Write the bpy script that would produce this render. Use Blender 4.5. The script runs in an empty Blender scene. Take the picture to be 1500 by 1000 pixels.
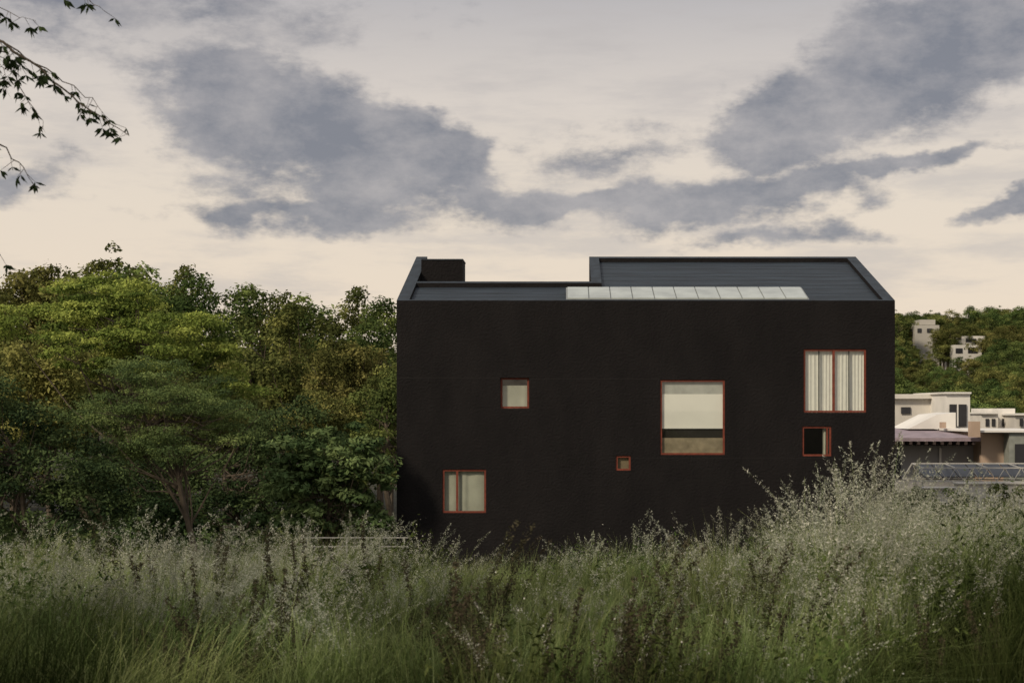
import bpy, math, random
import numpy as np
from mathutils import Vector
random.seed(7); rng=np.random.default_rng(7)
sc=bpy.context.scene
F=2200.0                       # focal length of the survey (px) ; eye at origin, level
def WX(px,Y): return (px-826)/F*Y
def WZ(py,Y): return (600-py)/F*Y
def ss(a,b,x):
    t=np.clip((np.asarray(x,float)-a)/(b-a),0,1); return t*t*(3-2*t)

# ------------------------------------------------------------ helpers
def link(o,parent=None):
    sc.collection.objects.link(o)
    if parent: o.parent=parent
    return o
def empty(name):
    return link(bpy.data.objects.new(name,None))
def mesh_np(name,V,Fc,mats,attrs=None,mi=None,smooth=False):
    V=np.asarray(V,np.float32); Fc=np.asarray(Fc,np.int32)
    me=bpy.data.meshes.new(name)
    me.vertices.add(len(V)); me.vertices.foreach_set('co',V.ravel())
    if len(Fc):
        k=Fc.shape[1]
        me.loops.add(Fc.size); me.loops.foreach_set('vertex_index',Fc.ravel())
        me.polygons.add(len(Fc)); me.polygons.foreach_set('loop_start',np.arange(len(Fc),dtype=np.int32)*k)
        if mi is not None: me.polygons.foreach_set('material_index',np.asarray(mi,np.int32))
    for m in mats: me.materials.append(m)
    me.update(calc_edges=True)
    if len(Fc): me.polygons.foreach_set('use_smooth',np.full(len(Fc),smooth))
    for n,a in (attrs or {}).items():
        at=me.attributes.new(n,'FLOAT','POINT'); at.data.foreach_set('value',np.asarray(a,np.float32))
    return me
class MB:
    def __init__(s): s.v=[]; s.f=[]; s.m=[]
    def quad(s,a,b,c,d,m=0):
        n=len(s.v); s.v+=[a,b,c,d]; s.f.append((n,n+1,n+2,n+3)); s.m.append(m)
    def hexa(s,p,m=0):
        n=len(s.v); s.v+=list(p)
        for f in ((0,3,2,1),(4,5,6,7),(0,1,5,4),(1,2,6,5),(2,3,7,6),(3,0,4,7)):
            s.f.append(tuple(n+i for i in f)); s.m.append(m)
    def box(s,x0,x1,y0,y1,z0,z1,m=0):
        s.hexa([(x0,y0,z0),(x1,y0,z0),(x1,y1,z0),(x0,y1,z0),(x0,y0,z1),(x1,y0,z1),(x1,y1,z1),(x0,y1,z1)],m)
    def beam(s,a,b,r,m=0):
        a=Vector(a); b=Vector(b); d=(b-a).normalized()
        u=d.cross(Vector((0,0,1)) if abs(d.z)<.9 else Vector((1,0,0))).normalized()*r; w=d.cross(u).normalized()*r
        s.hexa([a-u-w,a+u-w,a+u+w,a-u+w,b-u-w,b+u-w,b+u+w,b-u+w],m)
    def obj(s,name,mats,parent=None):
        me=mesh_np(name,[tuple(p) for p in s.v],s.f,mats,mi=s.m)
        return link(bpy.data.objects.new(name,me),parent)
def nd(nt,t,**kw):
    n=nt.nodes.new(t)
    for k,v in kw.items(): setattr(n,k,v)
    return n
def mat(name,col,rough=.8,var=.15,scale=3.0,bump=0,spec=.3,metal=0,stretch=(1,1,1),bscale=None):
    m=bpy.data.materials.new(name); m.use_nodes=True; nt=m.node_tree; b=nt.nodes['Principled BSDF']
    tc=nd(nt,'ShaderNodeTexCoord'); mp=nd(nt,'ShaderNodeMapping'); mp.inputs['Scale'].default_value=stretch
    nt.links.new(tc.outputs['Object'],mp.inputs[0])
    no=nd(nt,'ShaderNodeTexNoise'); no.inputs['Scale'].default_value=scale; no.inputs['Detail'].default_value=5
    nt.links.new(mp.outputs[0],no.inputs['Vector'])
    r=nd(nt,'ShaderNodeValToRGB'); r.color_ramp.elements[0].position=.3; r.color_ramp.elements[1].position=.7
    r.color_ramp.elements[0].color=[c*(1-var) for c in col]+[1]; r.color_ramp.elements[1].color=[min(1,c*(1+var)) for c in col]+[1]
    nt.links.new(no.outputs['Fac'],r.inputs[0]); nt.links.new(r.outputs[0],b.inputs['Base Color'])
    b.inputs['Roughness'].default_value=rough; b.inputs['Specular IOR Level'].default_value=spec; b.inputs['Metallic'].default_value=metal
    if bump:
        n2=nd(nt,'ShaderNodeTexNoise'); n2.inputs['Scale'].default_value=bscale or scale*8; n2.inputs['Detail'].default_value=4
        nt.links.new(mp.outputs[0],n2.inputs['Vector'])
        bp=nd(nt,'ShaderNodeBump'); bp.inputs['Strength'].default_value=bump; bp.inputs['Distance'].default_value=.02
        nt.links.new(n2.outputs['Fac'],bp.inputs['Height']); nt.links.new(bp.outputs[0],b.inputs['Normal'])
    return m
def leafmat(name,stops,transl=.3,randamt=.3,gain=1.0,patch=0):
    """stops: ramp over 'tint' attribute"""
    m=bpy.data.materials.new(name); m.use_nodes=True; nt=m.node_tree; out=nt.nodes['Material Output']
    nt.nodes.remove(nt.nodes['Principled BSDF']); b=nd(nt,'ShaderNodeBsdfDiffuse')
    at=nd(nt,'ShaderNodeAttribute',attribute_name='tint')
    r=nd(nt,'ShaderNodeValToRGB'); cr=r.color_ramp
    while len(cr.elements)<len(stops): cr.elements.new(.5)
    for e,(p,c) in zip(cr.elements,stops): e.position=p; e.color=[x*gain for x in c]+[1]
    nt.links.new(at.outputs['Fac'],r.inputs[0])
    oi=nd(nt,'ShaderNodeObjectInfo'); mr=nd(nt,'ShaderNodeMapRange'); mr.inputs['To Min'].default_value=1-randamt; mr.inputs['To Max'].default_value=1+randamt
    nt.links.new(oi.outputs['Random'],mr.inputs['Value'])
    hs=nd(nt,'ShaderNodeHueSaturation'); nt.links.new(r.outputs[0],hs.inputs['Color'])
    val=mr.outputs[0]
    if patch:
        ge=nd(nt,'ShaderNodeNewGeometry'); no=nd(nt,'ShaderNodeTexNoise'); no.inputs['Scale'].default_value=.75; no.inputs['Detail'].default_value=1
        nt.links.new(ge.outputs['Position'],no.inputs['Vector'])
        m3=nd(nt,'ShaderNodeMapRange'); m3.inputs['From Min'].default_value=.33; m3.inputs['From Max'].default_value=.67; m3.inputs['To Min'].default_value=1-patch; m3.inputs['To Max'].default_value=1+patch
        nt.links.new(no.outputs['Fac'],m3.inputs['Value']); mu=nd(nt,'ShaderNodeMath',operation='MULTIPLY'); nt.links.new(mr.outputs[0],mu.inputs[0]); nt.links.new(m3.outputs[0],mu.inputs[1]); val=mu.outputs[0]
    nt.links.new(val,hs.inputs['Value'])
    m2=nd(nt,'ShaderNodeMapRange'); m2.inputs['To Min'].default_value=.5+.025; m2.inputs['To Max'].default_value=.5-.015
    mu=nd(nt,'ShaderNodeMath',operation='FRACT'); mm=nd(nt,'ShaderNodeMath',operation='MULTIPLY'); mm.inputs[1].default_value=7.31
    nt.links.new(oi.outputs['Random'],mm.inputs[0]); nt.links.new(mm.outputs[0],mu.inputs[0]); nt.links.new(mu.outputs[0],m2.inputs['Value'])
    nt.links.new(m2.outputs[0],hs.inputs['Hue'])
    nt.links.new(hs.outputs[0],b.inputs['Color'])
    tr=nd(nt,'ShaderNodeBsdfTranslucent'); nt.links.new(hs.outputs[0],tr.inputs['Color'])
    mx=nd(nt,'ShaderNodeMixShader'); mx.inputs[0].default_value=transl
    nt.links.new(b.outputs[0],mx.inputs[1]); nt.links.new(tr.outputs[0],mx.inputs[2]); nt.links.new(mx.outputs[0],out.inputs['Surface'])
    return m
def nrm(a): return a/(np.linalg.norm(a,axis=-1,keepdims=True)+1e-9)
def leafquads(c,bias,size,aspect=.5,jit=.9,R=rng):
    n=len(c); N=nrm(bias+R.normal(size=(n,3))*jit); T=nrm(np.cross(N,R.normal(size=(n,3)))); B=np.cross(N,T)
    L=(size*R.uniform(.6,1.35,n))[:,None]; W=L*aspect
    V=np.stack([c-T*L*.5,c+B*W*.5,c+T*L*.5,c-B*W*.5],1).reshape(-1,3)
    return V,np.arange(4*n).reshape(n,4)
def tube(pts,rad,sides=6):
    pts=[Vector(p) for p in pts]; V=[];Fc=[]
    for i,p in enumerate(pts):
        d=(pts[min(i+1,len(pts)-1)]-pts[max(i-1,0)]).normalized()
        u=d.cross(Vector((0.3,1,0.1))).normalized(); w=d.cross(u)
        for k in range(sides):
            a=2*math.pi*k/sides; V.append(tuple(p+(u*math.cos(a)+w*math.sin(a))*rad[i]))
    for i in range(len(pts)-1):
        for k in range(sides):
            k2=(k+1)%sides; Fc.append((i*sides+k,i*sides+k2,(i+1)*sides+k2,(i+1)*sides+k))
    return np.array(V),np.array(Fc)
class Acc:
    def __init__(s): s.V=[];s.F=[];s.M=[];s.T=[];s.n=0
    def add(s,V,Fc,m,t):
        s.V.append(V); s.F.append(Fc+s.n); s.M.append(np.broadcast_to(np.asarray(m),(len(Fc),))); s.T.append(np.broadcast_to(np.asarray(t,float),(len(V),)).copy()); s.n+=len(V)
    def cat(s): return np.concatenate(s.V),np.concatenate(s.F),np.concatenate(s.M),np.concatenate(s.T)
    def mesh(s,name,mats):
        v,f,m,t=s.cat(); return mesh_np(name,v,f,mats,{'tint':t},m)

# ------------------------------------------------------------ terrain
def H(x,y):
    x=np.asarray(x,float); y=np.asarray(y,float)
    h=-1.86-0.5*ss(8,17,y)-4.9*ss(16,42,y)
    h=h+0.42*ss(1.65,3.0,x)*(1-ss(20,34,y))+0.10*ss(-1.0,-3.2,x)*(1-ss(20,34,y))
    h=h+0.07*np.sin(x*1.3+1)*np.sin(y*.9)*(1-ss(20,40,y))
    h=h+19.5*ss(150,310,y)+3*np.sin(x*.02+1)*np.sin(y*.013)*ss(180,320,y)
    return h
ax=np.concatenate([-np.geomspace(2500,31,40),np.linspace(-30,30,161),np.geomspace(31,2500,40)])
ay=np.concatenate([-np.geomspace(1500,16,20),np.linspace(-15,60,201),np.geomspace(61,3500,60)])
gx,gy=np.meshgrid(ax,ay); V=np.stack([gx,gy,H(gx,gy)],-1).reshape(-1,3)
nx,ny=len(ax),len(ay); i=np.arange(nx-1)[None,:]+nx*np.arange(ny-1)[:,None]; i=i.ravel()
m_ground=mat('soil_and_thatch',(.030,.028,.014),.95,.5,1.2,.6)
link(bpy.data.objects.new('ground',mesh_np('ground',V,np.stack([i,i+1,i+1+nx,i+nx],1),[m_ground],smooth=True)))

# ------------------------------------------------------------ house
YF=55.0; S=(6.36-4.0)/7.43; XL,XR=-6.125,12.125; ZB=-7.9; DT=7.43
house=empty('black_house')
m_fac=bpy.data.materials.new('black_stucco'); m_fac.use_nodes=True
nt=m_fac.node_tree; b=nt.nodes['Principled BSDF']; tc=nd(nt,'ShaderNodeTexCoord')
n1=nd(nt,'ShaderNodeTexNoise'); n1.inputs['Scale'].default_value=.5; n1.inputs['Detail'].default_value=8; n1.inputs['Roughness'].default_value=.72
mp=nd(nt,'ShaderNodeMapping'); mp.inputs['Scale'].default_value=(1.7,1,.7)
nt.links.new(tc.outputs['Object'],mp.inputs[0]); nt.links.new(mp.outputs[0],n1.inputs['Vector'])
r=nd(nt,'ShaderNodeValToRGB'); r.color_ramp.elements[0].position=.3; r.color_ramp.elements[1].position=.72
r.color_ramp.elements[0].color=(.0080,.0070,.0072,1); r.color_ramp.elements[1].color=(.0150,.0130,.0128,1)
nt.links.new(n1.outputs['Fac'],r.inputs[0]); nt.links.new(r.outputs[0],b.inputs['Base Color'])
b.inputs['Roughness'].default_value=.8; b.inputs['Specular IOR Level'].default_value=.11
n2=nd(nt,'ShaderNodeTexNoise'); n2.inputs['Scale'].default_value=12; n2.inputs['Detail'].default_value=6; nt.links.new(tc.outputs['Object'],n2.inputs['Vector'])
bp=nd(nt,'ShaderNodeBump'); bp.inputs['Strength'].default_value=.9; bp.inputs['Distance'].default_value=.04
nt.links.new(n2.outputs['Fac'],bp.inputs['Height']); nt.links.new(bp.outputs[0],b.inputs['Normal'])
m_roof=mat('slate_blue_roof_boards',(.0150,.0220,.030),.6,.9,2.2,.5,.35,stretch=(.25,7,7),bscale=5)
m_par=mat('parapet_cap',(.020,.027,.035),.65,.45,3,.2,.3)
m_red=mat('red_window_frame',(.165,.038,.021),.65,.25,8)
m_blk=mat('black_trim',(.01,.01,.01),.6)
m_room=mat('room_plaster',(.50,.42,.30),.9)
m_dark=mat('dark_room',(.03,.028,.025),.9)
m_cur=mat('white_curtain',(.74,.72,.66),.9,.06,5)
m_blind=mat('cream_roller_blind',(.80,.77,.71),.9,.04,1.2)
m_glass=bpy.data.materials.new('window_glass'); m_glass.use_nodes=True; nt=m_glass.node_tree
for n in list(nt.nodes):
    if n.type!='OUTPUT_MATERIAL': nt.nodes.remove(n)
tr=nd(nt,'ShaderNodeBsdfTransparent'); tr.inputs[0].default_value=(.90,.92,.89,1)
gl=nd(nt,'ShaderNodeBsdfGlossy'); gl.inputs['Roughness'].default_value=.02
mx=nd(nt,'ShaderNodeMixShader'); mx.inputs[0].default_value=.08
nt.links.new(tr.outputs[0],mx.inputs[1]); nt.links.new(gl.outputs[0],mx.inputs[2])
nt.links.new(mx.outputs[0],nt.nodes['Material Output'].inputs['Surface'])
W=[('a',733,775,553,598),('b',967,1062,556,666),('c',1177,1269,511,604),('d',1175,1218,624,668),('e',902,924,667,689),('f',648,712,687,751)]
wins=[(k,(x0-826)/40,(x1-826)/40,(600-y1)/40,(600-y0)/40) for k,x0,x1,y0,y1 in W]
xs=sorted({XL,XR}|{w[1] for w in wins}|{w[2] for w in wins}); zs=sorted({ZB,3.5}|{w[3] for w in wins}|{w[4] for w in wins})
mb=MB()
for a,bx in zip(xs,xs[1:]):
    for c,dz in zip(zs,zs[1:]):
        cx,cz=(a+bx)/2,(c+dz)/2
        if any(w[1]<cx<w[2] and w[3]<cz<w[4] for w in wins): continue
        mb.quad((a,YF,c),(bx,YF,c),(bx,YF,dz),(a,YF,dz))
for k,x0,x1,z0,z1 in wins:   # reveals
    y0,y1=YF,YF+.20
    mb.quad((x0,y0,z0),(x0,y1,z0),(x0,y1,z1),(x0,y0,z1)); mb.quad((x1,y0,z0),(x1,y0,z1),(x1,y1,z1),(x1,y1,z0))
    mb.quad((x0,y0,z1),(x0,y1,z1),(x1,y1,z1),(x1,y0,z1)); mb.quad((x0,y0,z0),(x1,y0,z0),(x1,y1,z0),(x0,y1,z0))
YB=YF+DT; zt=4+S*DT
for X in (XL,XR): mb.quad((X,YF,ZB),(X,YB,ZB),(X,YB,zt-.5),(X,YF,3.5))
mb.quad((XL,YB,ZB),(XR,YB,ZB),(XR,YB,2.2),(XL,YB,2.2))
mb.quad((1.05,YB,2.2),(XR,YB,2.2),(XR,YB,zt-.5),(1.05,YB,zt-.5))
mb.quad((XL,YB,2.2),(-5.675,YB,2.2),(-5.675,YB,zt-.5),(XL,YB,zt-.5))
mb.quad((-5.675,YF+3,2.2),(-5.675,YB,2.2),(-5.675,YB,zt-.5),(-5.675,YF+3,4+3*S-.5))
mb.quad((1.05,YF+3,2.2),(1.05,YB,2.2),(1.05,YB,zt-.5),(1.05,YF+3,4+3*S-.5))
mb.quad((-5.675,YF+3,2.2),(1.05,YF+3,2.2),(1.05,YF+3,4+3*S-.5),(-5.675,YF+3,4+3*S-.5))
mb.quad((-5.675,YF+3,2.2),(1.05,YF+3,2.2),(1.05,YB,2.2),(-5.675,YB,2.2))
mb.obj('walls',[m_fac],house)
mb=MB()
mb.box(XL+.02,(733-826)/40-.05,YF-.004,YF+.01,(600-553.5)/40,(600-552.9)/40)
mb.box((776-826)/40,(966-826)/40,YF-.004,YF+.01,(600-555.0)/40,(600-554.4)/40)
mb.box((925-826)/40,XR-.3,YF-.004,YF+.01,(600-671.0)/40,(600-670.6)/40)
mb.obj('pour_joint',[mat('joint',(.020,.0175,.017),.9)],house)
def sb(mb,x0,x1,t0,t1,off=0,th=.5,m=0):
    z=lambda t:4+S*t+off
    mb.hexa([(x0,YF+t0,z(t0)-th),(x1,YF+t0,z(t0)-th),(x1,YF+t1,z(t1)-th),(x0,YF+t1,z(t1)-th),(x0,YF+t0,z(t0)),(x1,YF+t0,z(t0)),(x1,YF+t1,z(t1)),(x0,YF+t1,z(t1))],m)
mb=MB()
sb(mb,XL,XR,0,.14)
sb(mb,XL,-5.675,.14,DT); sb(mb,11.72,XR,.14,DT); sb(mb,1.45,11.72,DT-.3,DT)
sb(mb,1.05,1.45,2.75,DT); sb(mb,-5.675,1.05,2.75,3.0)
o=mb.obj('parapet',[m_fac,m_par],house)
for p in o.data.polygons:
    if p.normal.z>.5: p.material_index=1
mb=MB(); sb(mb,-5.675,11.72,.14,2.75,-.17,.2); sb(mb,1.45,11.72,2.751,DT-.3,-.17,.2)
mb.obj('roof',[m_roof],house)
mb=MB()
t=.5
while t<DT-.4:
    x0=-5.675 if t<2.7 else 1.45
    sb(mb,x0,11.72,t,t+.012,-.163,.03); t+=random.uniform(.5,1.0)
mb.obj('roof_seams',[m_par],house)
m_sky=mat('opal_skylight_glass',(.36,.385,.35),.12,.2,1.2,0,.6)
mb=MB(); x0,x1=.08,9.02; n=11
sb(mb,x0,x1,.2,2.0,.0,.15,1)
for k in range(n):
    a=x0+.04+(x1-x0-.08)/n*k; bb=a+(x1-x0-.08)/n
    sb(mb,a+.02,bb-.02,.25,1.95,.035,.06,0)
mb.obj('skylight',[m_sky,mat('skylight_frame',(.20,.21,.20),.5)],house)
mb=MB(); mb.box(-5.66,-4.02,YF+4.6,YF+6.2,2.21,5.93); mb.box(-5.66,-4.0,YF+4.58,YF+6.22,5.932,5.98,1)
mb.obj('stair_tower',[m_fac,m_par],house)
def frame(mb,x0,x1,z0,z1,y,w,d,m=0):
    mb.box(x0,x0+w,y,y+d,z0,z1,m); mb.box(x1-w,x1,y,y+d,z0,z1,m); mb.box(x0+w,x1-w,y,y+d,z0,z0+w,m); mb.box(x0+w,x1-w,y,y+d,z1-w,z1,m)
def curtain(name,x0,x1,z0,z1,y,fold,m,amp=.05):
    n=max(8,int((x1-x0)/fold*12)); X=np.linspace(x0,x1,n); ph=2*np.pi*X/fold+1.6*np.sin(X*5.1)
    Yt=y+amp*np.sin(ph)+amp*.3*np.sin(ph*2.3)
    V=np.concatenate([np.stack([X,Yt,np.full(n,z1)],1),np.stack([X+.01*np.sin(X*9),Yt+.01*np.sin(ph),np.full(n,z0)],1)])
    i=np.arange(n-1); me=mesh_np(name,V,np.stack([i,i+1,i+1+n,i+n],1),[m],smooth=True)
    link(bpy.data.objects.new(name,me),house)
mg=MB(); mf=MB(); mr=MB()
for k,x0,x1,z0,z1 in wins:
    e=.004; fy=YF+(.11 if k in 'a' else .04)
    frame(mf,x0+e,x1-e,z0+e,z1-e,fy,.068,.07)
    mg.quad((x0+.05,fy+.035,z0+.05),(x1-.05,fy+.035,z0+.05),(x1-.05,fy+.035,z1-.05),(x0+.05,fy+.035,z1-.05))
    a,bb,c,d=x0-.4,x1+.4,z0-.3,z1+.3; y0,y1=YF+.20,YF+2.2; m=1 if k=='d' else 0
    mr.quad((a,y1,c),(bb,y1,c),(bb,y1,d),(a,y1,d),m); mr.quad((a,y0,c),(a,y1,c),(a,y1,d),(a,y0,d),m); mr.quad((bb,y0,c),(bb,y0,d),(bb,y1,d),(bb,y1,c),m)
    mr.quad((a,y0,d),(a,y1,d),(bb,y1,d),(bb,y0,d),m); mr.quad((a,y0,c),(bb,y0,c),(bb,y1,c),(a,y1,c),m)
w={q[0]:q[1:] for q in wins}
def bar(k,px,wd,m=0,y=.045):
    x0,x1,z0,z1=w[k]; X=(px-826)/40; mf.box(X-wd/2,X+wd/2,YF+y,YF+y+.06,z0+.07,z1-.07,m)
bar('c',1221.5,.085); bar('c',1200,.03,1,.05); bar('c',1244,.03,1,.05); bar('f',669.5,.08)
bar('d',1212,.05)
x0,x1,z0,z1=w['b']
mf.obj('window_frames',[m_red,m_blk],house); mg.obj('window_glass',[m_glass],house); mr.obj('rooms',[m_room,m_dark],house)
curtain('curtain_c',w['c'][0],w['c'][1],w['c'][2],w['c'][3],YF+.18,.13,m_cur,.006)
m_lin=mat('linen_curtain',(.38,.375,.31),.9,.14,1.5)
curtain('curtain_f',w['f'][0],w['f'][1],w['f'][2],w['f'][3],YF+.19,.5,m_lin,.012)
curtain('curtain_a',w['a'][0],w['a'][1],w['a'][2],w['a'][3]-.28,YF+.24,.7,m_lin,.012)
curtain('curtain_d',(1206-826)/40,(1218-826)/40,w['d'][2],w['d'][3],YF+.18,.12,m_lin,.02)
mb=MB(); mb.box(x0+.02,x1-.02,YF+.13,YF+.14,(600-626)/40,(600-577)/40,0); mb.box(x0+.02,x1-.02,YF+.12,YF+.15,(600-627.5)/40,(600-626)/40-.002,0)
mb.box(x0+.02,x1-.02,YF+.15,YF+.16,(600-580)/40,z1-.01,1)  # grey strip: reflection in the upper glass, painted as a colour
mb.obj('roller_blind',[m_blind,mat('painted_reflection',(.42,.42,.39),.9)],house)
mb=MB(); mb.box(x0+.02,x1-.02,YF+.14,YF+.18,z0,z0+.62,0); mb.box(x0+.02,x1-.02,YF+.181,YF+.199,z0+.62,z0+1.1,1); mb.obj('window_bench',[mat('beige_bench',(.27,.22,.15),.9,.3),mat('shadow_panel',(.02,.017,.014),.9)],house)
e0,e1,e2,e3=w['e']; mb=MB(); mb.box(e0,e1,YF+.16,YF+.18,e2,e3); mb.obj('blind_e',[mat('tan_blind',(.22,.17,.11),.9)],house)

# railing left of the house
mb=MB(); yr=52.0; m_met=mat('galvanised_steel',(.34,.33,.31),.5,.2,5,metal=.2)
for py in (787,800): mb.beam((WX(440,yr),yr,WZ(py,yr)),(WX(598,yr),yr,WZ(py,yr)),.017)
for px in (450,508,592): mb.beam((WX(px,yr),yr,-7.3),(WX(px,yr),yr,WZ(786,yr)),.020)
mb.obj('metal_railing',[m_met])

# ------------------------------------------------------------ neighbours
m_cr=mat('cream_render',(.58,.545,.49),.9,.14,.5); m_wh=mat('white_render',(.68,.65,.60),.9,.12,.5)
m_pe=mat('peach_render',(.42,.31,.23),.9,.1,.6); m_gy=mat('grey_render',(.30,.29,.285),.9,.15,.5)
m_tile=mat('mauve_roof_tiles',(.27,.215,.235),.8,.3,1.5,.4); m_dw=mat('dark_opening',(.025,.025,.028),.3,.1,spec=.5)
m_eave=mat('dark_timber',(.05,.035,.03),.8)
nb=empty('neighbour_house')
def PB(mb,px0,px1,py0,py1,Y,D,m=0): mb.box(WX(px0,Y),WX(px1,Y),Y,Y+D,WZ(py1,Y),WZ(py0,Y),m)
mb=MB(); PB(mb,1180,1384,584,650,97,9); PB(mb,1175,1388,577,583.7,96.6,10,0); PB(mb,1386,1421,576,650,93,8,1)
PB(mb,1384,1423,574,576.6,92.8,8.4,1); PB(mb,1391,1416,592,624,92.9,.06,2); PB(mb,1320,1334,596,606,96.9,.05,2)
PB(mb,1402,1404,592,624,92.84,.05,1)
Y=88;y2=92.5
p=[(WX(1330,Y),WZ(628,Y)),(WX(1372,Y),WZ(607,Y)),(WX(1400,Y),WZ(604,Y)),(WX(1400,Y),WZ(628,Y))]
mb.hexa([(p[0][0],Y,p[0][1]),(p[3][0],Y,p[3][1]),(p[3][0],y2,p[3][1]),(p[0][0],y2,p[0][1]),(p[1][0],Y,p[1][1]),(p[2][0],Y,p[2][1]),(p[2][0],y2,p[2][1]),(p[1][0],y2,p[1][1])],1)
mb.obj('upper_storey',[m_cr,m_wh,m_dw],nb)
mb=MB(); xa,xb=WX(1240,80),WX(1437,80)
mb.hexa([(xa,80,WZ(646,80)),(xb,80,WZ(646,80)),(xb,92,WZ(630,92)),(xa,92,WZ(630,92)),(xa,80,WZ(641,80)),(xb,80,WZ(641,80)),(xb,92,WZ(626,92)),(xa,92,WZ(626,92))],0)
x=xa
while x<xb-.1: mb.box(x,x+.12,79.9,81.6,WZ(651,80),WZ(646.5,80),1); x+=.42
mb.obj('tiled_roof',[m_tile,m_eave],nb)
mb=MB(); PB(mb,1240,1437,652,720,82,8,0); PB(mb,1437.2,1478,634,720,80.5,8,1); PB(mb,1478.3,1560,632,725,79.5,8,2); PB(mb,1436,1560,630,633,79.3,9,3)
PB(mb,1300,1320,664,700,81.9,.06,4); PB(mb,1487,1512,650,690,79.4,.06,4); PB(mb,1376,1379,656,700,81.9,.07,3)
mb.obj('lower_storey',[m_gy,m_pe,mat('sage_render',(.24,.25,.22),.9),m_wh,m_dw],nb)
mb=MB(); PB(mb,1380,1386,618,627,86,.6,0); PB(mb,1424,1436,617,640,79,.8,0); mb.obj('chimneys',[m_pe],nb)
nb2=empty('cream_house'); mb=MB()
PB(mb,1437,1462,606,650,120,9,0); PB(mb,1462,1487,598,650,121,8,1); PB(mb,1487,1560,608,650,118,9,0); PB(mb,1436,1463,604,606,119.7,9.4,1); PB(mb,1485,1562,605.5,608,117.7,9.4,1)
for px in (1444,1453,1468,1477,1494,1505): PB(mb,px,px+5,613,624,117.8 if px>1486 else (120.9 if px>1461 else 119.9),.1,2)
mb.obj('body',[m_cr,m_wh,m_dw],nb2)
m_hz=mat('weathered_render',(.56,.53,.48),.9,.15,.3); m_hz2=mat('darker_render',(.40,.375,.33),.9,.15,.3)  # two wall tones, the second darker
def villa(name,rects,Y):
    e=empty(name); mb=MB()
    for (a,bq,c,d,dy,m) in rects: PB(mb,a,bq,c,d,Y+dy,8 if m<2 else .1,m)
    mb.obj('body',[m_hz,m_hz2,m_dw],e)
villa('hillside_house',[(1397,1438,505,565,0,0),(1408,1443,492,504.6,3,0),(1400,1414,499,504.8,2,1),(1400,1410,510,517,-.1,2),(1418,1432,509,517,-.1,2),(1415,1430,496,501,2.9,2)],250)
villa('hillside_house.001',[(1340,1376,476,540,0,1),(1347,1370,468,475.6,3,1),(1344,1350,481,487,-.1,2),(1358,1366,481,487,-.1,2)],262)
tr_=empty('steel_truss_canopy'); mb=MB(); Y=70
for dy in (0,2.2):
    a0=1338; yt=685 if dy==0 else 681
    mb.beam((WX(1352,Y),Y+dy,WZ(yt,Y)),(WX(1560,Y),Y+dy,WZ(yt,Y)),.03); mb.beam((WX(a0,Y),Y+dy,WZ(704,Y)),(WX(1560,Y),Y+dy,WZ(706,Y)),.03)
    mb.beam((WX(a0,Y),Y+dy,WZ(704,Y)),(WX(1352,Y),Y+dy,WZ(yt,Y)),.026)
    px=1352
    while px<1555:
        mb.beam((WX(px,Y),Y+dy,WZ(yt,Y)),(WX(px+12,Y),Y+dy,WZ(705,Y)),.014); mb.beam((WX(px+12,Y),Y+dy,WZ(705,Y)),(WX(px+24,Y),Y+dy,WZ(yt,Y)),.014); px+=24
for px in range(1352,1560,48): mb.beam((WX(px,Y),Y,WZ(685,Y)),(WX(px,Y),Y+2.2,WZ(681,Y)),.02); mb.beam((WX(px,Y),Y+.05,WZ(706,Y)),(WX(px,Y),Y+.05,-7.3),.04)
mb.obj('truss',[mat('white_steel',(.46,.44,.40),.5)],tr_)
mb=MB(); x0,x1=WX(1354,Y),WX(1560,Y); za,zb=WZ(699,Y),WZ(683,Y)
for k in range(8):
    a=x0+(x1-x0)/8*k+.03; c=x0+(x1-x0)/8*(k+1)-.03
    mb.hexa([(a,Y+.15,za),(c,Y+.15,za),(c,Y+2.1,zb),(a,Y+2.1,zb),(a,Y+.15,za+.04),(c,Y+.15,za+.04),(c,Y+2.1,zb+.04),(a,Y+2.1,zb+.04)])
mb.obj('solar_panels',[mat('dark_panel',(.03,.034,.042),.45,spec=.3)],tr_)
mb=MB(); PB(mb,1345,1400,716,790,66,.3,0); PB(mb,1400.2,1570,709,790,67,.3,0); PB(mb,1343,1401,713.5,715.8,65.9,.5,1); PB(mb,1399.5,1570,706.8,708.8,66.9,.5,1)
mb.obj('garden_wall',[m_hz,m_cr])

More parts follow.
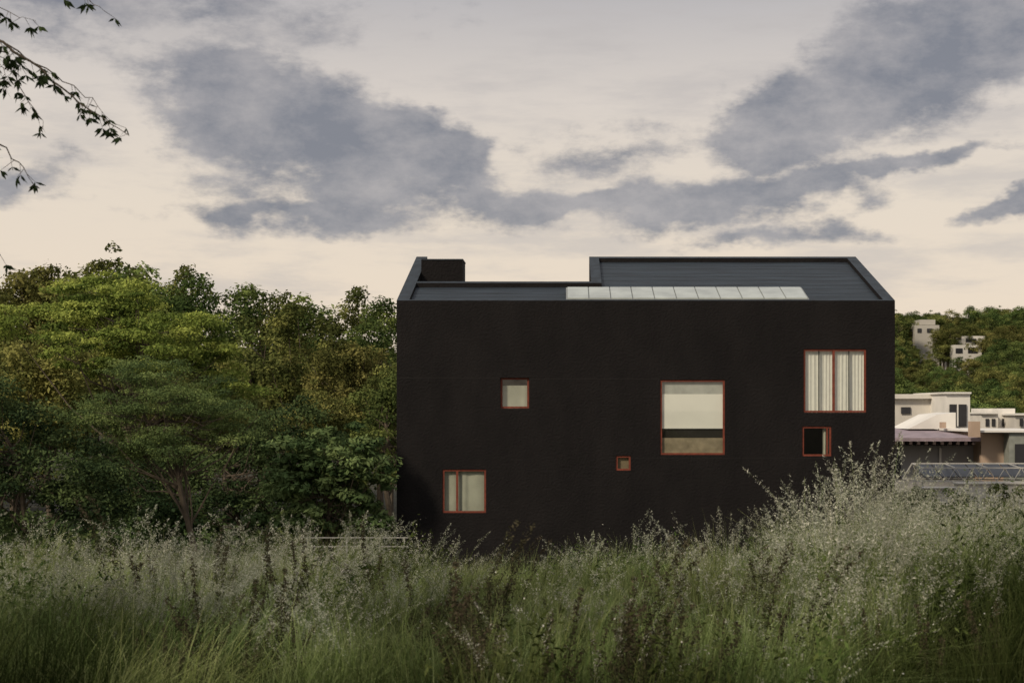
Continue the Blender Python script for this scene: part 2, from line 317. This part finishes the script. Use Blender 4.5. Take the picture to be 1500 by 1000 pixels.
# ------------------------------------------------------------ vegetation
m_bark=mat('bark',(.09,.07,.05),.9,.3,4,.5)
def tree_mesh(name,seed,base,lobes,ncl,lpc,leaf,clr,flat,mats,trunk_r=.2,lean=(0,0),aspect=.5,nbr=30,shell=.55,fork=.35,up=.7,keep=False):
    R=np.random.default_rng(seed); A=Acc(); base=np.array(base,float)
    lobes=np.array(lobes,float); vol=lobes[:,3]*lobes[:,4]*lobes[:,5]; pr=vol**.75; pr/=pr.sum()
    li=R.choice(len(lobes),ncl,p=pr); d=nrm(R.normal(size=(ncl,3))); rr=R.uniform(shell,1.08,ncl)[:,None]
    C=lobes[li,:3]+d*rr*lobes[li,3:6]
    cen=np.average(lobes[:,:3],axis=0,weights=vol)
    top=cen+np.array([0,0,.3*(lobes[:,2].max()-cen[2])])
    p=[base]; 
    for k in (.3,.6,.85,1.0):
        q=base*(1-k)+top*k+np.append(R.normal(size=2)*.12*trunk_r*8*k,0); q[:2]+=np.array(lean)*math.sin(k*math.pi); p.append(q)
    tv,tf=tube(p,[trunk_r*1.15,trunk_r*.9,trunk_r*.7,trunk_r*.45,trunk_r*.2],8); A.add(tv,tf,1,.5)
    P_=np.array(p)
    for k in R.choice(ncl,min(nbr,ncl),replace=False):
        f=R.uniform(fork,.98); j=min(int(f*4),3); st=P_[j]*(1-(f*4-j))+P_[j+1]*(f*4-j)
        mid=(st+C[k])/2+R.normal(size=3)*.15+np.array([0,0,-.08*np.linalg.norm(C[k]-st)])
        r0=trunk_r*.42*(1-.5*f); tv,tf=tube([st,(st+mid)/2+R.normal(size=3)*.05,mid,C[k]],[r0,r0*.75,r0*.5,r0*.15],5); A.add(tv,tf,1,.5)
    sz=clr*R.uniform(.5,1.35,ncl); n=(lpc*(sz/clr)**2).astype(int)+8
    idx=np.repeat(np.arange(ncl),n); N=len(idx); dd=nrm(R.normal(size=(N,3))); rad=(R.uniform(0,1,N)**.45)[:,None]
    rag=1+.35*np.sin(dd[:,0:1]*5+idx[:,None])*np.cos(dd[:,1:2]*4+idx[:,None]*1.7)
    pos=C[idx]+dd*rad*rag*(sz[idx])[:,None]*np.array([1,1,flat]); pos[:,2]-=.25*flat*(rad[:,0]**2)*sz[idx]
    v,f=leafquads(pos,dd*.7+np.array([0,0,up]),leaf,aspect,.55,R)
    ct=R.uniform(0.0,1.0,ncl); t=np.clip(ct[idx]+R.normal(size=N)*.16,0,1); A.add(v,f,0,np.repeat(t,4))
    return A if keep else A.mesh(name,mats)
m_olive=leafmat('olive_leaves',[(0,(.034,.039,.012)),(.5,(.078,.082,.025)),(1,(.145,.138,.043))],.25,.33,1.9)
m_green=leafmat('green_leaves',[(0,(.024,.036,.012)),(.5,(.056,.072,.022)),(1,(.100,.118,.034))],.25,.33,2.0)
m_yel=leafmat('yellow_green_leaves',[(0,(.038,.050,.012)),(.5,(.100,.118,.026)),(1,(.20,.205,.048))],.25,.15,1.9)
m_feath=leafmat('feathery_leaves',[(0,(.026,.042,.017)),(.5,(.054,.080,.028)),(1,(.095,.125,.042))],.25,.1,2.1)
m_deep=leafmat('deep_green_leaves',[(0,(.014,.022,.010)),(.5,(.030,.042,.017)),(1,(.058,.074,.027))],.2,.15,1.8)
m_broad=leafmat('broad_leaves',[(0,(.024,.038,.015)),(.5,(.055,.077,.029)),(1,(.10,.125,.048))],.25,.1,2.1)
def collect(meshes,name):
    c=bpy.data.collections.new(name)
    for k,me in enumerate(meshes): c.objects.link(bpy.data.objects.new('%s_%02d'%(name,k),me))
    return c
def scatter(name,coll,pts,rot,scl,idx):
    me=mesh_np(name,pts,np.zeros((0,4),int),[])
    a=me.attributes.new('rot','FLOAT_VECTOR','POINT'); a.data.foreach_set('vector',np.asarray(rot,np.float32).ravel())
    a=me.attributes.new('scl','FLOAT_VECTOR','POINT'); a.data.foreach_set('vector',np.asarray(scl,np.float32).ravel())
    a=me.attributes.new('idx','INT','POINT'); a.data.foreach_set('value',np.asarray(idx,np.int32))
    o=link(bpy.data.objects.new(name,me)); ng=bpy.data.node_groups.new(name,'GeometryNodeTree')
    ng.interface.new_socket('Geometry',in_out='INPUT',socket_type='NodeSocketGeometry'); ng.interface.new_socket('Geometry',in_out='OUTPUT',socket_type='NodeSocketGeometry')
    gi=ng.nodes.new('NodeGroupInput'); go=ng.nodes.new('NodeGroupOutput'); ci=ng.nodes.new('GeometryNodeCollectionInfo')
    ci.inputs['Collection'].default_value=coll; ci.inputs['Separate Children'].default_value=True; ci.inputs['Reset Children'].default_value=True
    ip=ng.nodes.new('GeometryNodeInstanceOnPoints'); ip.inputs['Pick Instance'].default_value=True
    ng.links.new(gi.outputs[0],ip.inputs['Points']); ng.links.new(ci.outputs[0],ip.inputs['Instance'])
    for an,dt,sk in (('rot','FLOAT_VECTOR','Rotation'),('scl','FLOAT_VECTOR','Scale'),('idx','INT','Instance Index')):
        na=ng.nodes.new('GeometryNodeInputNamedAttribute'); na.data_type=dt; na.inputs['Name'].default_value=an; ng.links.new(na.outputs['Attribute'],ip.inputs[sk])
    ng.links.new(ip.outputs[0],go.inputs[0]); md=o.modifiers.new('scatter','NODES'); md.node_group=ng
    return o
protos=[]
for k in range(7):
    R=np.random.default_rng(100+k); lob=[(0,0,10.2,2.4,2.4,3.0)]
    for j in range(7):
        a=R.uniform(0,6.28); rr=R.uniform(1.2,3.2); lob.append((rr*math.cos(a),rr*math.sin(a),R.uniform(4.5,11.5),R.uniform(1.1,2.0),R.uniform(1.1,2.0),R.uniform(1.0,1.9)))
    lob.append((R.uniform(-1,1),R.uniform(-1,1),12.4,.8,.8,1.2))
    protos.append(tree_mesh('forest_tree_proto',100+k,(0,0,-.3),lob,110,112,.24,.85,.65,[m_olive if k%3 else m_green,m_bark],.25,nbr=30,aspect=.6,shell=.75))
for k in range(3):
    protos.append(tree_mesh('forest_tree_bush',150+k,(0,0,-.3),[(0,0,1.6,2.2,2,1.5),(1.2,.3,2.2,1.3,1.3,1.2),(-1.3,.2,1.3,1.4,1.4,1.2)],55,100,.20,.75,.7,[m_deep,m_bark],.1,nbr=12,aspect=.55,shell=.7))
cf=collect(protos,'forest_tree')
ppx=[-700,-100,0,60,100,200,250,300,340,400,500,585,660]; ppy=[400,385,388,358,344,348,370,376,416,408,406,412,425]
pts=[];rot=[];scl=[];idx=[]
for Y,drop,step in ((112,0,3.3),(97,20,3.8),(84,65,4.0),(73,120,4.2)):
    x=WX(-300,Y)
    while x<WX(640,Y):
        y=Y+random.uniform(-3.5,3.5); px=826+x/y*F; zt_=WZ(np.interp(px,ppx,ppy)+drop+random.uniform(-10,30),y); g=float(H(x,y))
        s=(zt_-g)/14.0
        pts.append((x,y,g)); rot.append((0,0,random.uniform(0,6.28))); wd=s*random.uniform(.8,1.1); scl.append((wd,wd,s)); idx.append(random.randrange(7)); x+=step*random.uniform(.65,1.3)
for Y,st in ((66,2.2),(57.5,2.0)):
    x=WX(-200,Y)
    while x<(WX(560,Y) if Y<60 else WX(600,Y)):
        y=Y+random.uniform(-1.5,1.5); s=random.uniform(.8,1.25); pts.append((x,y,float(H(x,y)))); rot.append((0,0,random.uniform(0,6.28))); scl.append((s,s,s*random.uniform(.7,1.0))); idx.append(random.randint(7,9)); x+=st*random.uniform(.7,1.3)
scatter('forest_trees',cf,pts,rot,scl,idx)
pts=[];rot=[];scl=[];idx=[]
for _ in range(640):
    y=random.uniform(145,325); x=random.uniform(WX(1290,y),WX(1590,y))
    px=826+x/y*F
    if 236<y<252 and 1388<px<1447: continue
    if 246<y<266 and 1330<px<1382: continue
    g=float(H(x,y)); s=random.uniform(.40,.78)
    if y<150: s*=.8
    if 185<y<246 and 1320<px<1450: s*=.62
    w_=s*random.uniform(.9,1.4)
    pts.append((x,y,g-.8)); rot.append((0,0,random.uniform(0,6.28))); scl.append((w_,w_,s)); idx.append(random.randrange(7))
scatter('hillside_trees',cf,pts,rot,scl,idx)
def L(px,py,Y,rx,rz,dy=0,ry=None): return (WX(px,Y),Y+dy,WZ(py,Y),rx,ry or rx,rz)
def tree(name,*a,**k): return link(bpy.data.objects.new(name,tree_mesh(name,*a,**k)))
Y=64
tree('yellow_green_tree',11,(WX(215,Y),Y,float(H(0,Y))-.2),[L(110,425,Y,2.3,.9,2),L(190,450,Y,2.5,1.0),L(270,480,Y,2.2,.8,-1),L(325,530,Y,1.5,.6,-1),L(235,520,Y,2.8,1.0,-1),L(140,520,Y,2.4,1.0,-1),L(60,470,Y,2.0,1.0),L(330,570,Y,1.3,.6)],150,330,.155,.85,.30,[m_yel,m_bark],.22,aspect=.45,nbr=60)
Y=50
tree('feathery_tree',12,(WX(312,Y),Y,float(H(0,Y))-.2),[L(205,545,Y,1.4,.6),L(255,575,Y,1.9,.8),L(180,600,Y,1.7,.8,-.6),L(320,610,Y,1.4,.7,.4),L(350,640,Y,.9,.4),L(250,650,Y,1.6,.6,-.6),L(170,660,Y,1.3,.5)],170,300,.09,.62,.28,[m_feath,m_bark],.13,aspect=.35,nbr=70,shell=.3,up=.9)
Y=47
tree('shade_tree',13,(WX(60,Y),Y,float(H(0,Y))-.2),[L(10,640,Y,1.8,1.6),L(90,680,Y,1.8,1.3),L(-60,600,Y,2,2),L(150,720,Y,1.3,1.0),L(40,740,Y,2,1)],130,220,.13,.7,.5,[m_deep,m_bark],.15,nbr=30)
Y=54
tree('shade_tree.001',15,(WX(350,Y),Y+5,float(H(0,Y))-.2),[L(300,700,Y,2.0,1.6,6),L(380,650,Y,2.0,1.8,6),L(220,740,Y,2.5,1.2,5),L(390,740,Y,2,1.2,6),L(120,700,Y,2.5,1.6,7)],150,220,.15,.75,.5,[m_deep,m_bark],.15,nbr=40)
Y=55
tree('broadleaf_tree',14,(WX(480,Y),Y-1,float(H(0,Y))-.2),[L(500,670,Y,1.4,1.1,-1),L(450,700,Y,1.3,.9,-1.4),L(545,690,Y,.8,1.2,-1),L(430,745,Y,1.2,.8,-1.4),L(510,745,Y,1.4,.8,-1.4),L(530,650,Y,.7,.7,-1),L(425,660,Y,.7,.6,-1),L(540,760,Y,.8,.7,-1)],150,110,.23,.55,.35,[m_broad,m_bark],.09,nbr=60,aspect=.45,up=.9)
for k,(px,py,Y,r_) in enumerate(((1338,735,60,1.0),(1395,745,61,.8),(1470,735,62,.9))):
    tree('garden_shrub',30+k,(WX(px,Y),Y,float(H(0,Y))-.2),[L(px,py,Y,r_,.7),L(px+15,py+25,Y,r_*.9,.7),L(px-12,py+50,Y,r_*.9,.8)],40,110,.15,.4,.7,[m_green,m_bark],.05,nbr=14)
# near overhanging tree: trunk left of the frame
Y=9.0; R=np.random.default_rng(5); tx=WX(-620,Y)
A=tree_mesh('x',21,(tx,7.6,-2.2),[(-6.2,7.0,4.4,2.2,2.2,1.2),(-7.0,5.0,4.6,2.2,2.2,1.2)],45,75,.14,.7,.5,None,.15,nbr=35,keep=True,shell=.2,fork=.5)
def bp_(l,Y0=9.0): return [Vector((WX(a,Y0),Y0+c,WZ(bq,Y0))) for a,bq,c in l]
brs=[([(-600,140,-1.),(-300,30,.2),(-80,10,.1),(5,62,0),(60,100,0),(105,140,0),(150,172,0),(188,198,0)],.013),
     ([(-80,10,.1),(0,72,.1),(25,130,.1),(48,165,.1),(58,190,.1)],.005),([(5,62,0),(60,95,.1),(100,120,.1),(135,150,.1),(160,182,.1)],.005),
     ([(-600,300,-1.),(-250,170,.2),(0,212,0),(28,238,0),(50,272,0)],.009),([(-300,30,.2),(-50,-90,.1),(100,-30,0),(132,2,0),(152,16,0)],.007),
     ([(-250,170,.2),(-90,280,.1),(-20,330,0),(0,375,0)],.005),([(-80,10,.1),(-30,-10,.1),(20,20,.1),(45,30,.1)],.004),([(-80,10,.1),(-20,90,.05),(15,105,.0),(35,100,0)],.004),([(-80,10,.1),(-30,60,.05),(5,100,.0),(20,130,0)],.004)]
for l,r0 in brs:
    q0=bp_(l); q=[q0[0]]
    for a_,b_ in zip(q0,q0[1:]):
        for j in (1,2,3):
            q.append(a_.lerp(b_,j/3)+(Vector(R.normal(size=3))*.014 if j<3 else Vector((0,0,0))))
    n=len(q); tv,tf=tube(q,[r0*(1-.85*k/(n-1)) for k in range(n)],6); A.add(tv,tf,1,.5)
    for k in range(n-1):
        seg=q[k+1]-q[k]; m=max(1,int(seg.length/.028))
        for j in range(m):
            if R.random()<.35: continue
            p=q[k]+seg*((j+R.random())/m)
            tw=Vector((R.normal()*.03,R.normal()*.05,-.02-R.random()*.05)); e=p+tw
            tv,tf=tube([p,p+tw*.6,e],[.002,.0015,.001],4); A.add(tv,tf,1,.5)
            for _ in range(R.integers(4,7)):
                dr=Vector((R.normal()*.7+.2,R.normal()*.6,-.5-R.random()*.5)).normalized(); ln=.045+.035*R.random()
                sd=dr.cross(Vector((R.normal(),R.normal(),R.normal()))).normalized()*ln*.17
                v=np.array([tuple(e),tuple(e+dr*ln*.45+sd),tuple(e+dr*ln),tuple(e+dr*ln*.45-sd)]); A.add(v,np.array([[0,1,2,3]]),0,R.random()*.6)
link(bpy.data.objects.new('overhanging_tree',A.mesh('overhanging_tree',[m_deep,m_bark])))

# ---- grasses: small clumps are merged into patches, patches are scattered
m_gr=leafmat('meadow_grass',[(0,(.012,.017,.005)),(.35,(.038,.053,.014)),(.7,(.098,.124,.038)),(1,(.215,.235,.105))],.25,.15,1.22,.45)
m_lush=leafmat('shade_tinted_grass',[(0,(.004,.006,.002)),(.45,(.013,.018,.005)),(.8,(.032,.042,.012)),(1,(.065,.075,.027))],.2,.15,.9,.4)  # meadow grass ramp darkened to paint in the foreground shade
m_fl=leafmat('pale_seed_heads',[(0,(.22,.225,.15)),(.6,(.42,.415,.32)),(1,(.72,.69,.58))],.4,.15,.95,.3)
m_dk=leafmat('dark_weed',[(0,(.018,.024,.010)),(.5,(.042,.040,.020)),(1,(.085,.068,.045))],.2,.2,.95)
m_wf=leafmat('small_flowers',[(0,(.4,.4,.33)),(1,(.6,.58,.5))],.2,.1)
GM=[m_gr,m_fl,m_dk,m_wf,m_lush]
def blades(R,n,h0,h1,w,rad,lean,segs=4,wind=.12):
    b=np.stack([R.normal(size=n)*rad,R.normal(size=n)*rad,np.full(n,-.03)],1)
    h=R.uniform(h0,h1,n); az=R.uniform(0,6.283,n); le=np.minimum(np.abs(R.normal(size=n)),1.7)*lean+.08; curl=R.uniform(1.6,3,n)
    D=np.stack([np.cos(az),np.sin(az),0*az],1); Sd=np.stack([-np.sin(az),np.cos(az),0*az],1)
    V=[];T=[]
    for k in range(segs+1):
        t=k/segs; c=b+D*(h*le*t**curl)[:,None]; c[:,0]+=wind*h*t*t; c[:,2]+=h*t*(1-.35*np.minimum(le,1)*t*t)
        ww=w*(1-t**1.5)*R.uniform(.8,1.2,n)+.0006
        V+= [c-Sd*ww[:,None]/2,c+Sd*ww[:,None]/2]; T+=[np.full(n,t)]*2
    V=np.stack(V,1); T=np.stack(T,1); K=2*(segs+1)
    f=[]; o=np.arange(n)*K
    for k in range(segs): f.append(np.stack([o+2*k,o+2*k+1,o+2*k+3,o+2*k+2],1))
    return V.reshape(-1,3),np.concatenate(f),T.reshape(-1),V
def tuft(R,m=0):
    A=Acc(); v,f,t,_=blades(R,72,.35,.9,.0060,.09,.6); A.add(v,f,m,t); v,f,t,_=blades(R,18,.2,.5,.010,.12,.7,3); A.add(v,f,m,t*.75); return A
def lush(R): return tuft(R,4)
def feather(R):
    A=Acc(); v,f,t,_=blades(R,44,.3,.8,.0055,.08,.5); A.add(v,f,0,t)
    n=7; v,f,t,VV=blades(R,n,.70,1.15,.0028,.08,.34,6,.2); A.add(v,f,0,t*.9)
    for s in range(n):
        pl=(VV[s,0::2]+VV[s,1::2])/2; nn=75; u=R.uniform(0,1,nn); pos=4.3+1.65*u; i0=np.minimum(pos.astype(int),5); fr=(pos-i0)[:,None]
        c=pl[i0]*(1-fr)+pl[i0+1]*fr; spread=(.018*np.sin(np.pi*np.clip(u*.85+.12,0,1)))[:,None]; c=c+R.normal(size=(nn,3))*spread*np.array([1,1,.7])
        v,f=leafquads(c,np.array([[0,0,.3]]),.018,.25,1,R); A.add(v,f,1,np.repeat(R.uniform(0,1,nn),4))
    return A
def dock(R,n=4):
    A=Acc(); v,f,t,VV=blades(R,n,.7,1.25,.008,.08,.08,6); A.add(v,f,2,t*.4)
    for s in range(n):
        pl=(VV[s,0::2]+VV[s,1::2])/2; nn=330; u=R.uniform(0,1,nn); pos=1.8+4.15*u; i0=np.minimum(pos.astype(int),5); fr=(pos-i0)[:,None]
        c=pl[i0]*(1-fr)+pl[i0+1]*fr; c=c+R.normal(size=(nn,3))*(.021*(1-u*.75)+.003)[:,None]*np.array([1,1,1.5]); v,f=leafquads(c,np.array([[0,0,.8]]),.024,.4,.8,R); A.add(v,f,2,np.repeat(np.clip(.3+.6*u+R.normal(size=nn)*.15,0,1),4))
    return A
def herb(R):
    A=Acc(); n=7; v,f,t,VV=blades(R,n,.5,.95,.005,.08,.35,6); A.add(v,f,0,t*.5)
    for s in range(n):
        pl=(VV[s,0::2]+VV[s,1::2])/2; nn=50; pos=R.uniform(1.5,5.9,nn); i0=pos.astype(int); fr=(pos-i0)[:,None]
        c=pl[i0]*(1-fr)+pl[i0+1]*fr+R.normal(size=(nn,3))*.035; v,f=leafquads(c,np.array([[0,0,1.]]),.05,.3,.7,R); A.add(v,f,0,np.repeat(R.uniform(.2,.6,nn),4))
        nn=2; c=pl[-1]+R.normal(size=(nn,3))*.05; v,f=leafquads(c,np.array([[0,-.3,1.]]),.011,.9,.7,R); A.add(v,f,3,np.repeat(R.uniform(0,1,nn),4))
    return A
PS=.6
def patch(seed,mix):
    R=np.random.default_rng(seed); O=Acc()
    for fn,n in mix:
        for _ in range(n):
            v,f,m,t=fn(R).cat(); a=R.uniform(-.6,.6); s=R.uniform(.55,1.2); c,sn=math.cos(a),math.sin(a)
            v=v@np.array([[c,sn,0],[-sn,c,0],[0,0,1]])*s; v=v+np.array([R.uniform(-.5,.5)*PS,R.uniform(-.5,.5)*PS,0]); O.add(v,f,m,np.clip(t+R.normal()*.12*t,0,1))
    return O.mesh('patch',GM)
gm=[patch(600+k,[(tuft,10)]) for k in range(5)]                      #0-4 leafy
gm+=[patch(620+k,[(tuft,6),(feather,4)]) for k in range(5)]          #5-9 feathery
gm+=[patch(640+k,[(tuft,6),(herb,3),(feather,1)]) for k in range(4)] #10-13 herb mix
gm+=[patch(660+k,[(feather,3)]) for k in range(3)]                   #14-16 plumes only
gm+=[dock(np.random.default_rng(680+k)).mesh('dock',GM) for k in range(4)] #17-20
gm+=[patch(700+k,[(lush,10)]) for k in range(4)]                     #21-24 near tufts, foreground shade put into their colour
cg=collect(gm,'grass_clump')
pts=[];rot=[];scl=[];idx=[]
def put(x,y,i,s,sz=None,tilt=.05):
    gxx=float(H(x+.2,y)-H(x-.2,y))/.4; gyy=float(H(x,y+.2)-H(x,y-.2))/.4; q=.8 if y<17 else .1
    pts.append((x,y,float(H(x,y)))); rot.append((math.atan(gyy)*q+random.gauss(0,tilt),-math.atan(gxx)*q+random.gauss(0,tilt),random.uniform(-.7,.7)+random.choice((0,0,0,1.57,3.14)))); scl.append((s,s,sz or s)); idx.append(i)
y=4.4
while y<19:
    x=-.46*y-.8
    while x<.36*y+.8:
        nz=math.sin(x*1.1+.6*y)*math.sin(y*.7-x*.4)+.5*math.sin(2.3*x+1)*math.sin(1.9*y)
        right=float(ss(1.2,2.6,x)); left=float(ss(-.8,-2.6,x)); u=random.random()
        hz=1+.22*nz+random.uniform(-.17,.17)-.08*(1-right)*(1-left)-.10*left
        hz*=1-.25*float(ss(9,5,y))
        far=float(ss(8.0,10.5,y))
        pf=(.12+.22*nz+.30*left+.30*right)*far
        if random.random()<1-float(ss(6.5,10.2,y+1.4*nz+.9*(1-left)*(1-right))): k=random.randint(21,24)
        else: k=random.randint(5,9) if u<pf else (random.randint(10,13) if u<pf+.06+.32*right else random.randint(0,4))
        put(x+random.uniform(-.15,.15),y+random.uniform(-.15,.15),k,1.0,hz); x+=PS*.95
    y+=PS*.95
y=19.5
while y<52:
    x=-.44*y-1
    while x<.34*y+1: put(x+random.uniform(-.4,.4),y+random.uniform(-.4,.4),random.randint(0,4),1.4,random.uniform(.7,.9)); x+=1.5
    y+=1.5
for (px,Y,sp,n,s0) in ((945,7.6,.26,9,.95),(1000,8.0,.2,6,.9),(700,8.2,.30,5,1.0),(630,10,.3,4,1.0),(330,9,.5,4,.95),(870,12,.5,3,1.0),(1015,13,.2,3,1.0),(1075,12,.3,2,1.05),(230,8.5,.3,3,.95),(420,11,.3,4,1.0),(1220,9,.4,2,.9),(1430,8,.4,2,.9),(250,12,.5,4,1.1),(560,13,.4,2,1.1),(720,12,.3,2,1.1)):
    for _ in range(n):
        put(WX(px,Y)+random.gauss(0,sp*.6),Y+random.gauss(0,sp),random.randint(17,20),s0*random.uniform(.65,1.08))
for _ in range(32):
    Y=random.uniform(9,13.5); px=random.uniform(1170,1345); put(WX(px,Y),Y,random.randint(14,16),random.uniform(1.0,1.25))
for _ in range(44):
    Y=random.uniform(9,14); px=random.choice([random.uniform(0,480),random.uniform(0,300),random.uniform(250,700),random.uniform(1350,1500)]); put(WX(px,Y),Y,random.randint(14,16),random.uniform(.8,1.08))
scatter('meadow_grass',cg,pts,rot,scl,idx)

# ------------------------------------------------------------ world
wd=bpy.data.worlds.new('World'); sc.world=wd; wd.use_nodes=True; nt=wd.node_tree; nt.nodes.clear(); K=nt.links.new
out=nd(nt,'ShaderNodeOutputWorld'); sky=nd(nt,'ShaderNodeTexSky',sky_type='NISHITA'); sky.sun_disc=False
SUN_EL,SUN_AZ=math.radians(36),math.radians(-135)   # azimuth measured from +Y towards +X
sky.sun_elevation=SUN_EL; sky.sun_rotation=SUN_AZ
bg1=nd(nt,'ShaderNodeBackground'); bg1.inputs[1].default_value=.10; K(sky.outputs[0],bg1.inputs[0])
def M(op,a,b=None,c=None):
    n=nd(nt,'ShaderNodeMath',operation=op)
    for i_,v in enumerate((a,b,c)):
        if v is None: continue
        if isinstance(v,(int,float)): n.inputs[i_].default_value=v
        else: K(v,n.inputs[i_])
    return n.outputs[0]
tc=nd(nt,'ShaderNodeTexCoord'); sp=nd(nt,'ShaderNodeSeparateXYZ'); K(tc.outputs['Generated'],sp.inputs[0])
az=M('ARCTAN2',sp.outputs[0],sp.outputs[1]); el=M('ARCSINE',sp.outputs[2])
cb=nd(nt,'ShaderNodeCombineXYZ'); K(az,cb.inputs[0]); K(el,cb.inputs[1])
def noise(vec,scale,sx,sy,detail=9,rough=.55,rot=0,off=0):
    vmn=nd(nt,'ShaderNodeVectorMath',operation='MULTIPLY_ADD'); K(vec,vmn.inputs[0]); vmn.inputs[1].default_value=(sx,sy,1); vmn.inputs[2].default_value=(off,off,0)
    n=nd(nt,'ShaderNodeTexNoise',noise_dimensions='2D'); n.inputs['Scale'].default_value=scale; n.inputs['Detail'].default_value=detail; n.inputs['Roughness'].default_value=rough; K(vmn.outputs[0],n.inputs['Vector']); return n
nw=noise(cb.outputs[0],11,1,1.6,5,.6)
vs=nd(nt,'ShaderNodeVectorMath',operation='SUBTRACT'); K(nw.outputs['Color'],vs.inputs[0]); vs.inputs[1].default_value=(.5,.5,.5)
vm=nd(nt,'ShaderNodeVectorMath',operation='MULTIPLY'); K(vs.outputs[0],vm.inputs[0]); vm.inputs[1].default_value=(.07,.042,0)
va=nd(nt,'ShaderNodeVectorMath',operation='ADD'); K(cb.outputs[0],va.inputs[0]); K(vm.outputs[0],va.inputs[1])
blobs=[(350,150,120,85,-25,1.1),(480,200,180,78,-18,1.15),(640,232,140,50,-28,1.25),(540,275,210,35,0,.85),(440,315,150,20,0,.65),(710,290,150,24,0,.85),
 (850,298,190,20,-2,.9),(1010,297,180,34,3,1),(1140,278,150,34,8,1),(1290,248,150,14,6,.95),(1165,175,115,70,25,1.15),(1280,125,190,85,25,1.1),(1420,60,170,85,20,1.05),
 (1490,285,80,16,20,.85),(30,255,80,30,0,.6),(920,215,130,32,10,.38),(120,-10,330,60,0,.5),(1120,340,150,14,0,.5)]
acc=None
for px,py,rx,ry,an,wt in blobs:
    u=math.atan((px-826)/F); v=math.atan((600-py)/F*math.cos(u)); an=math.radians(an); rx/=F; ry/=F
    sv=nd(nt,'ShaderNodeVectorMath',operation='SUBTRACT'); K(va.outputs[0],sv.inputs[0]); sv.inputs[1].default_value=(u,v,0)
    d1=nd(nt,'ShaderNodeVectorMath',operation='DOT_PRODUCT'); K(sv.outputs[0],d1.inputs[0]); d1.inputs[1].default_value=(math.cos(an)/rx,math.sin(an)/rx,0)
    d2=nd(nt,'ShaderNodeVectorMath',operation='DOT_PRODUCT'); K(sv.outputs[0],d2.inputs[0]); d2.inputs[1].default_value=(-math.sin(an)/ry,math.cos(an)/ry,0)
    s1=M('MULTIPLY',d1.outputs['Value'],d1.outputs['Value']); ln=M('SQRT',M('MULTIPLY_ADD',d2.outputs['Value'],d2.outputs['Value'],s1))
    val=M('MULTIPLY_ADD',ln,-wt,1.38*wt)
    acc=val if acc is None else M('SMOOTH_MAX',acc,val,.12)
acc=M('MAXIMUM',acc,-.4)
fb=noise(cb.outputs[0],15,1,2.2,8,.64,.15,3.7)
val=M('MULTIPLY_ADD',fb.outputs['Fac'],1.7,M('SUBTRACT',acc,.85))
mr=nd(nt,'ShaderNodeMapRange',interpolation_type='SMOOTHSTEP'); mr.inputs['From Min'].default_value=-.02; mr.inputs['From Max'].default_value=.66; K(val,mr.inputs['Value'])
rp=nd(nt,'ShaderNodeValToRGB'); cr=rp.color_ramp
st=[(0,(.78,.65,.51)),(.07,(.84,.71,.57)),(.14,(.80,.70,.585)),(.20,(.715,.645,.58)),(.27,(.50,.48,.485)),(.6,(.58,.58,.60)),(1,(.62,.63,.67))]
while len(cr.elements)<len(st): cr.elements.new(.5)
for e,(p,c) in zip(cr.elements,st): e.position=p; e.color=list(c)+[1]
K(el,rp.inputs[0])
st_=noise(cb.outputs[0],6,1,5,6,.62,.12,7.7)
m2=nd(nt,'ShaderNodeMapRange',interpolation_type='SMOOTHSTEP'); m2.inputs['From Min'].default_value=.42; m2.inputs['From Max'].default_value=.70; m2.inputs['To Max'].default_value=.55; K(st_.outputs['Fac'],m2.inputs['Value'])
mxa=nd(nt,'ShaderNodeMixRGB'); K(m2.outputs[0],mxa.inputs[0]); K(rp.outputs[0],mxa.inputs[1]); mxa.inputs[2].default_value=(.51,.475,.46,1)
dn=noise(cb.outputs[0],12,1,1.8,6,.65,.1,1.3)
dc=nd(nt,'ShaderNodeValToRGB'); dc.color_ramp.elements[0].position=.33; dc.color_ramp.elements[1].position=.68; dc.color_ramp.elements[0].color=(.205,.215,.252,1); dc.color_ramp.elements[1].color=(.41,.39,.395,1); K(dn.outputs['Fac'],dc.inputs[0])
mf_=M('MULTIPLY',mr.outputs[0],.95)
mxb=nd(nt,'ShaderNodeMixRGB'); K(mf_,mxb.inputs[0]); K(mxa.outputs[0],mxb.inputs[1]); K(dc.outputs[0],mxb.inputs[2])
bg2=nd(nt,'ShaderNodeBackground'); bg2.inputs[1].default_value=1.0; K(mxb.outputs[0],bg2.inputs[0])
ms=nd(nt,'ShaderNodeMixShader'); ms.inputs[0].default_value=.95; K(bg1.outputs[0],ms.inputs[1]); K(bg2.outputs[0],ms.inputs[2]); K(ms.outputs[0],out.inputs[0])
sl=bpy.data.lights.new('sun','SUN'); sl.energy=3.0; sl.angle=math.radians(8); sl.color=(1,.87,.68)
so=link(bpy.data.objects.new('sun',sl)); d=Vector((math.sin(SUN_AZ)*math.cos(SUN_EL),math.cos(SUN_AZ)*math.cos(SUN_EL),math.sin(SUN_EL)))
so.rotation_euler=d.to_track_quat('Z','Y').to_euler()
cd=bpy.data.cameras.new('camera'); co=link(bpy.data.objects.new('camera',cd)); co.location=(0,0,0); co.rotation_euler=(math.radians(90),0,0)
cd.sensor_width=36; cd.lens=36*F/1500; cd.shift_x=-76/1500; cd.shift_y=100/1500; cd.clip_end=6000; cd.clip_start=.05
cd.dof.use_dof=True; cd.dof.focus_distance=45; cd.dof.aperture_fstop=6
sc.camera=co
sc.view_settings.view_transform='Standard'; sc.view_settings.look='None'; sc.view_settings.exposure=0; sc.view_settings.gamma=1
